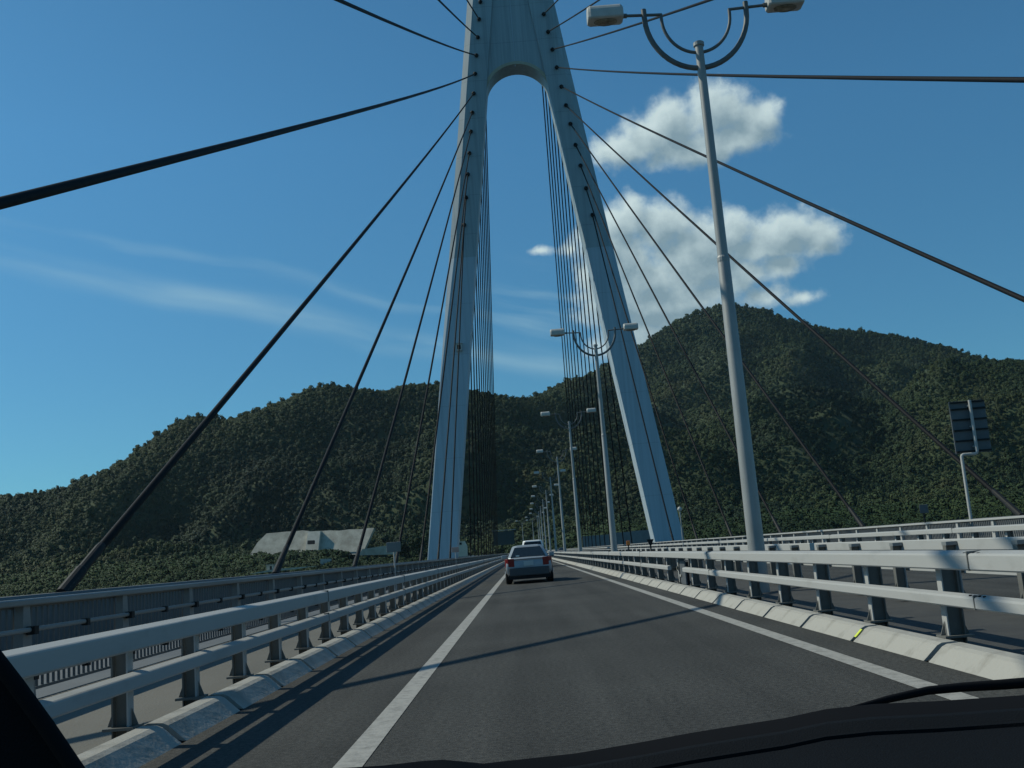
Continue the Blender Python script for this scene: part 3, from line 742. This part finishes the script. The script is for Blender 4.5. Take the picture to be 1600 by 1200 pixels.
ng.interface.new_socket('Geometry', in_out='INPUT', socket_type='NodeSocketGeometry'); ng.interface.new_socket('Geometry', in_out='OUTPUT', socket_type='NodeSocketGeometry')
N = ng.nodes; gi, go = N.new('NodeGroupInput'), N.new('NodeGroupOutput')
ci = N.new('GeometryNodeCollectionInfo'); ci.inputs['Collection'].default_value = kinds; ci.inputs['Separate Children'].default_value = True; ci.inputs['Reset Children'].default_value = True
ip = N.new('GeometryNodeInstanceOnPoints'); ip.inputs['Pick Instance'].default_value = True
def na(t, n):
    q = N.new('GeometryNodeInputNamedAttribute'); q.data_type = t; q.inputs['Name'].default_value = n; return q.outputs['Attribute']
L = ng.links.new
L(gi.outputs[0], ip.inputs['Points']); L(ci.outputs[0], ip.inputs['Instance']); L(na('INT','kind'), ip.inputs['Instance Index'])
L(na('FLOAT_VECTOR','rot'), ip.inputs['Rotation']); L(na('FLOAT','scl'), ip.inputs['Scale']); L(ip.outputs[0], go.inputs[0])
md = forest.modifiers.new('planting', 'NODES'); md.node_group = ng

# single trees by the landing of the bridge
def tree(x, y, h, rad, label, seed):
    z = float(height(np.array([x]), np.array([y]))[0])
    e = empty('tree', (x, y, z-.3), label, 'tree', 'trees at the landing of the bridge')
    r = np.random.default_rng(seed); tk = MB(); t = h*.42
    tk.tube([(0,0,0),(.1,.05,t*.5),(.05,.1,t)], [h*.035,h*.026,h*.02], 8)
    for k in range(5):
        a = k*1.26+seed; tk.tube([(.05,.1,t*.8),(math.cos(a)*rad*.35, math.sin(a)*rad*.35, t*1.3),(math.cos(a)*rad*.6, math.sin(a)*rad*.6, h*.72)], [h*.014,h*.010,h*.004], 6)
    tk.build('trunk', BARK, e)
    vs, fs = crown(r, 900, rad, h*.95, .8, .2); MB().add(vs, fs).build('crown', LEAFA, e)
tree(-44, 432, 13.5, 6.2, 'dark bushy tree just left of the left tower leg', 3)
tree(-51, 436, 10.5, 5.0, 'low round tree between the retaining wall and the dark bushy tree', 5)
tree(-33, 440, 9.5, 4.2, 'small tree partly hidden by the left tower leg', 8)

# ------------------------------------------------------------------ structures on the far shore
def wallpt(px, py, Y): return at(px, py, Y)
rw = empty('retaining_wall', at(480, 866, 480), 'long sloping grey concrete retaining wall at the foot of the left hill', 'retaining wall'); RO = Vector(rw.location)
def slab(poly, Y0, lean, th):
    """front face runs back by lean per metre of height"""
    zb = min(at(px, py, Y0).z for px, py in poly); f = []; b = []
    for px, py in poly:
        p = at(px, py, Y0); p.y += (p.z-zb)*lean; f.append(p-RO); b.append(p-RO+Vector((0,th,-.2)))
    return MB().loft([f, b])
slab([(388,868),(397,848),(409,833),(425,831.5),(440,830),(455,829.5),(466,828),(476,829),(476,868),(430,868)], 480, .75, 5).build('wall_bay', CONC, rw)
slab([(494,868),(494,829),(510,828),(525,828.5),(540,826.5),(560,826),(572,824.3),(580,824.5),(576,836),(566,866)], 480, .75, 5).build('wall_bay', CONC, rw)
slab([(475,870),(475,830),(495,829),(496,870)], 478.0, .7, 6).build('portal_bay', mat('portal_concrete', (.42,.395,.33), .9, col2=(.54,.505,.43), scale=.3), rw)
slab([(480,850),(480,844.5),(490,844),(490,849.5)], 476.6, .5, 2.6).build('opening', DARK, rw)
def low_wall(name, label, a, b, Y, m, th=1.5, cat='wall'):
    e = empty(name, at((a[0][0]+b[0][0])/2, a[0][1], Y), label, cat); O = Vector(e.location)
    f = [at(x, y, Y)-O for x, y in a+b]; MB().loft([f, [p+Vector((0,th,0)) for p in f]]).build('wall', m, e); 
    f = [p+Vector((0,-.25,0)) for p in [at(a[-1][0], a[-1][1], Y)-O, at(b[0][0], b[0][1], Y)-O]]
    return e
low_wall('ramp_wall', 'pale ramp wall rising to the right beyond the retaining wall', [(560,868),(618,866)], [(622,850),(600,853),(566,858)], 476, CONC)
low_wall('parapet', 'thin pale parapet in the shrubs behind the second left cable foot', [(388,897),(455,890)], [(500,884),(430,889)], 415, CONC)
low_wall('roadside_parapet', 'thin pale parapet running along the foot of the retaining wall', [(440,868.5),(560,865)], [(560,862),(440,865.5)], 470, KERBM, .5)
hut = empty('hut', at(423, 891, 418), 'tiny white flat roofed hut among the shrubs below the retaining wall', 'hut'); w = MB()
w.box((0,0,.9), (2.8,2.5,2.4)).build('wall', CONC, hut); MB().box((0,0,2.2), (3.2,2.9,.18)).build('roof', KERBM, hut); MB().box((.4,-1.27,.8), (.8,.05,1.7)).build('door', DARK, hut)
wb = empty('concrete_block', at(508, 878, 425), 'small pale concrete slab showing between the shrubs', 'slab')
MB().add([(-2,0,-1.4),(2.4,0,.2),(2.4,0,1.2),(-2,0,1.3),(-2,1.5,-1.4),(2.4,1.5,.2),(2.4,1.5,1.2),(-2,1.5,1.3)], [(0,1,2,3),(4,7,6,5),(0,4,5,1),(1,5,6,2),(2,6,7,3),(3,7,4,0)]).build('slab', KERBM, wb)
# cream building right of the left leg
hs = empty('cream_building', at(722, 866, 432), 'cream gabled building with a small turret just right of the left tower leg', 'building')
CREAM = mat('cream_render', (.52,.48,.37), .85, col2=(.60,.56,.45), scale=.3)
MB().add([(-2,0,-3),(2,0,-3),(2.2,0,3.2),(1.2,0,5.4),(-1.2,0,5.2),(-2.1,0,3.4),(-2,5,-3),(2,5,-3),(2.2,5,3.2),(1.2,5,5.4),(-1.2,5,5.2),(-2.1,5,3.4)], [(0,1,2,3,4,5),(11,10,9,8,7,6),(0,6,7,1),(1,7,8,2),(2,8,9,3),(3,9,10,4),(4,10,11,5),(5,11,6,0)]).build('wall', CREAM, hs)
MB().box((-1.2,1.5,6.0), (1.2,1.2,1.8)).build('turret', CREAM, hs)
MB().box((-.3,-.04,4.4), (.9,.10,.9)).build('window', DARK, hs)
pw = empty('parapet', at(728, 876, 405), 'grey concrete block wall under the cream building by the left tower leg', 'wall')
MB().box((.5,0,0), (6.5,2,3.2)).build('wall', CONC, pw); MB().box((.5,0,1.7), (6.9,2.4,.25)).build('coping', KERBM, pw)
# noise wall to the right of the road beyond the tower
nw = empty('noise_wall', (26, 330, 0), 'grey noise wall behind the right railing, left of the right tower leg', 'wall')
NW = mat('noise_panel', (.13,.14,.14), .8, col2=(.18,.19,.19), scale=.4)
for k in range(2): MB().box((k*10-3, 0, 2.2+k*.3), (9.0,.5,4.6)).build('panel', NW, nw)
nb = empty('noise_wall', (40, 345, 0), 'second grey noise wall closer to the right tower leg', 'wall')
for k in range(2): MB().box((k*9, 0, 3.0), (8.2,.5,4.2)).build('panel', NW, nb)
# overhead gantry where the road bends away
ga = empty('sign_gantry', road(3.5, 400, 0), 'thin pale gantry with a dark teal board over the far bend of the road', 'gantry', rz=heading(400))
MB().box((0,0,9.9), (9.6,.25,.22)).build('beam', GALV, ga); MB().tube([(-4.7,0,-1),(-4.7,0,9.8)], .10, 8).build('post', DARK, ga); MB().tube([(4.7,0,-1),(4.7,0,9.8)], .10, 8).build('post', DARK, ga)
MB().box((0,.25,6.9), (8.4,.2,5.2)).build('board', mat('teal_board', (.008,.024,.027), .6, col2=(.012,.032,.034), scale=.5), ga)

# ------------------------------------------------------------------ sea
mb = MB(); mb.add([(-2100,-700,-45),(2300,-700,-45),(2300,2500,-45),(-2100,2500,-45)], [(0,1,2,3)])
tag(mb.build('water', mat('sea_water', (.012,.035,.05), .12, bump=.3, bscale=.08)), kind='structure')

# thin sea air over the whole place
hz = MB().box((100,900,177), (4600,3400,446)).build('haze', bpy.data.materials.new('sea_air')); tag(hz, kind='stuff')
hm = hz.data.materials[0]; hm.use_nodes = True; hm.node_tree.nodes.clear()
ho = hm.node_tree.nodes.new('ShaderNodeOutputMaterial'); hv = hm.node_tree.nodes.new('ShaderNodeVolumePrincipled')
hv.inputs['Color'].default_value = (.58,.86,1,1); hv.inputs['Density'].default_value = .000034; hv.inputs['Anisotropy'].default_value = .2
hm.node_tree.links.new(hv.outputs[0], ho.inputs['Volume'])

# ------------------------------------------------------------------ light and sky
Ld = Vector((1.05, -.30, -1.0)).normalized()          # direction the sunlight travels
sl = bpy.data.lights.new('sun', 'SUN'); sl.energy = 5.0; sl.angle = math.radians(.55); sl.color = (1.0, .97, .80)
so = bpy.data.objects.new('sun', sl); COL.objects.link(so); so.rotation_euler = Ld.to_track_quat('-Z', 'Y').to_euler(); so.location = (-60, 20, 80)
elev = math.asin(-Ld.z); azim = math.atan2(-Ld.x, -Ld.y)
wd = bpy.data.worlds.new('World'); scn.world = wd; wd.use_nodes = True; nt = wd.node_tree; nt.nodes.clear()
W = nt.nodes.new
out = W('ShaderNodeOutputWorld'); bg = W('ShaderNodeBackground'); nt.links.new(bg.outputs[0], out.inputs[0])
sky = W('ShaderNodeTexSky'); sky.sky_type = 'NISHITA'; sky.sun_disc = False; sky.sun_elevation = elev; sky.sun_rotation = azim
sky.air_density = .75; sky.dust_density = .25; sky.ozone_density = 1.6; sky.altitude = 0
SKYS = .116
bg.inputs['Strength'].default_value = SKYS
# --- clouds on the sky: a field of soft lumps in azimuth/elevation, broken up by noise
puffs = [(.1837,.3930,.040,.028),(.2280,.3990,.036,.030),(.2640,.3850,.032,.020),(.1300,.3760,.034,.018),(.2050,.3690,.075,.020),(.155,.385,.034,.022),(.25,.372,.04,.016),
         (.1328,.3120,.026,.024),(.1620,.3010,.040,.026),(.2200,.2870,.046,.024),(.2780,.2820,.040,.022),(.3080,.2730,.032,.018),(.2000,.2750,.075,.022),(.262,.268,.06,.016),
         (.040,.2890,.030,.008,.52),(.072,.2885,.022,.011,.52),(.095,.282,.03,.013,.52),
         (.1150,.2740,.045,.034),(.1450,.2500,.060,.030),(.1924,.2560,.060,.030),(.11,.235,.045,.03),(.155,.215,.06,.025),(.2300,.2450,.040,.020),(.1350,.2250,.050,.022),(.1750,.2280,.050,.018),(.2850,.2160,.034,.012,.62),(.215,.232,.06,.026,.62),(.25,.222,.05,.022,.62),(.27,.25,.045,.022,.62),(.31,.262,.03,.018,.62),(.10,.29,.03,.02),(.118,.31,.026,.022),(.16,.19,.06,.02),(.125,.195,.05,.02),(.092,.262,.02,.03)]
cg = bpy.data.node_groups.new('cloud_field', 'ShaderNodeTree')
cg.interface.new_socket('uv', in_out='INPUT', socket_type='NodeSocketVector'); cg.interface.new_socket('field', in_out='OUTPUT', socket_type='NodeSocketFloat')
G = cg.nodes.new; gl = cg.links.new; g_in, g_out = G('NodeGroupInput'), G('NodeGroupOutput')
wn = G('ShaderNodeTexNoise'); wn.inputs['Scale'].default_value = 30; wn.inputs['Detail'].default_value = 3
wv = G('ShaderNodeVectorMath'); wv.operation = 'MULTIPLY_ADD'; wv.inputs[1].default_value = (.022,.016,0); gl(g_in.outputs[0], wn.inputs['Vector']); gl(wn.outputs['Color'], wv.inputs[0])
ws = G('ShaderNodeVectorMath'); ws.operation = 'ADD'; ws.inputs[1].default_value = (-.011,-.008,0); gl(g_in.outputs[0], ws.inputs[0]); gl(ws.outputs[0], wv.inputs[2])
prev = None
for (u, v, ru, rv, *wt) in puffs:
    a = G('ShaderNodeVectorMath'); a.operation = 'SUBTRACT'; a.inputs[1].default_value = (u, v, 0); gl(wv.outputs[0], a.inputs[0])
    b = G('ShaderNodeVectorMath'); b.operation = 'MULTIPLY'; b.inputs[1].default_value = (1/ru, 1/rv, 0); gl(a.outputs[0], b.inputs[0])
    c = G('ShaderNodeVectorMath'); c.operation = 'LENGTH'; gl(b.outputs[0], c.inputs[0])
    d = G('ShaderNodeMath'); d.operation = 'SUBTRACT'; d.inputs[0].default_value = wt[0] if wt else 1.0; gl(c.outputs['Value'], d.inputs[1])
    if prev is None: prev = d.outputs[0]
    else:
        q = G('ShaderNodeMath'); q.operation = 'SMOOTH_MAX'; q.inputs[2].default_value = .25; gl(prev, q.inputs[0]); gl(d.outputs[0], q.inputs[1]); prev = q.outputs[0]
fn = G('ShaderNodeTexNoise'); fn.inputs['Scale'].default_value = 42; fn.inputs['Detail'].default_value = 9; fn.inputs['Roughness'].default_value = .58; gl(g_in.outputs[0], fn.inputs['Vector'])
fa = G('ShaderNodeMath'); fa.operation = 'MULTIPLY_ADD'; fa.inputs[1].default_value = 1.25; gl(fn.outputs['Fac'], fa.inputs[0]); gl(prev, fa.inputs[2])
fb = G('ShaderNodeMath'); fb.operation = 'SUBTRACT'; fb.inputs[1].default_value = .60; gl(fa.outputs[0], fb.inputs[0]); gl(fb.outputs[0], g_out.inputs[0])
tc = W('ShaderNodeTexCoord'); sp = W('ShaderNodeSeparateXYZ'); nt.links.new(tc.outputs['Generated'], sp.inputs[0])
def math_(op, *a):
    q = W('ShaderNodeMath'); q.operation = op
    for i, x in enumerate(a):
        if isinstance(x, (int, float)): q.inputs[i].default_value = x
        else: nt.links.new(x, q.inputs[i])
    return q.outputs[0]
az = math_('ARCTAN2', sp.outputs['X'], sp.outputs['Y']); el = math_('ARCSINE', sp.outputs['Z'])
uv = W('ShaderNodeCombineXYZ'); nt.links.new(az, uv.inputs[0]); nt.links.new(el, uv.inputs[1])
def field(off):
    o = W('ShaderNodeVectorMath'); o.operation = 'ADD'; o.inputs[1].default_value = off; nt.links.new(uv.outputs[0], o.inputs[0])
    g = W('ShaderNodeGroup'); g.node_tree = cg; nt.links.new(o.outputs[0], g.inputs[0]); return g.outputs[0]
f0, f1 = field((0,0,0)), field((-.009,.016,0))
def mrange(x, a, b, c, d, smooth=False):
    q = W('ShaderNodeMapRange'); q.interpolation_type = 'SMOOTHSTEP' if smooth else 'LINEAR'
    for n, v in (('From Min',a),('From Max',b),('To Min',c),('To Max',d)): q.inputs[n].default_value = v
    nt.links.new(x, q.inputs['Value']); return q.outputs[0]
alpha = mrange(f0, -.18, .60, 0, .94, True)
lit = mrange(f1, -.15, .85, 1, 0)
cr = W('ShaderNodeMix'); cr.data_type = 'RGBA'; k = 1/SKYS
cr.inputs[6].default_value = (.34*k,.50*k,.58*k,1); cr.inputs[7].default_value = (.92*k,1.12*k,1.13*k,1); nt.links.new(lit, cr.inputs[0])
# --- thin high streaks, lower left to right
wz = W('ShaderNodeTexNoise'); wz.inputs['Scale'].default_value = 5; wz.inputs['Detail'].default_value = 2; nt.links.new(uv.outputs[0], wz.inputs['Vector'])
t = math_('ADD', math_('MULTIPLY_ADD', az, .22, el), math_('MULTIPLY', math_('SUBTRACT', wz.outputs['Fac'], .5), .045))
st = W('ShaderNodeCombineXYZ'); nt.links.new(math_('MULTIPLY', az, 5.0), st.inputs[0]); nt.links.new(math_('MULTIPLY', t, 42.0), st.inputs[1])
sn = W('ShaderNodeTexNoise'); sn.inputs['Scale'].default_value = 1.0; sn.inputs['Detail'].default_value = 5; nt.links.new(st.outputs[0], sn.inputs['Vector'])
def band(c, w): return mrange(math_('ABSOLUTE', math_('SUBTRACT', t, c)), 0, w, 1, 0, True)
lim = math_('MULTIPLY', mrange(az, -.6, -.3, .25, 1), mrange(az, .02, .16, 1, 0))
b1 = math_('MULTIPLY', band(.190, .021), mrange(sn.outputs['Fac'], .33, .70, .05, .46)); b2 = math_('MULTIPLY', band(.226, .012), mrange(sn.outputs['Fac'], .45, .7, 0, .22))
b3 = math_('MULTIPLY', mrange(math_('ABSOLUTE', math_('SUBTRACT', el, .235)), 0, .06, 1, 0, True), math_('MULTIPLY', mrange(az, -.06, .02, 0, 1), mrange(sn.outputs['Fac'], .48, .68, 0, .35)))
ca = math_('MULTIPLY', math_('MAXIMUM', math_('MAXIMUM', b1, b2), b3), lim)
m1 = W('ShaderNodeMix'); m1.data_type = 'RGBA'; m1.inputs[7].default_value = (.56*k,.86*k,.98*k,1)
nt.links.new(ca, m1.inputs[0])
tint = W('ShaderNodeMix'); tint.data_type = 'RGBA'; tint.blend_type = 'MULTIPLY'; tint.inputs[0].default_value = 1; tint.inputs[7].default_value = (.60,1.30,1.44,1)
gr = W('ShaderNodeVectorMath'); gr.operation = 'SCALE'; nt.links.new(sky.outputs[0], gr.inputs[0]); nt.links.new(mrange(el, .04, .40, .66, 1.02), gr.inputs['Scale']); nt.links.new(gr.outputs[0], tint.inputs[6]); nt.links.new(tint.outputs[2], m1.inputs[6])
m2 = W('ShaderNodeMix'); m2.data_type = 'RGBA'; nt.links.new(alpha, m2.inputs[0]); nt.links.new(m1.outputs[2], m2.inputs[6]); nt.links.new(cr.outputs[2], m2.inputs[7])
nt.links.new(m2.outputs[2], bg.inputs['Color'])
vs_ = scn.view_settings; vs_.view_transform = 'Standard'; vs_.look = 'None'; vs_.gamma = 1.0; vs_.use_curve_mapping = False; vs_.exposure = -0.6
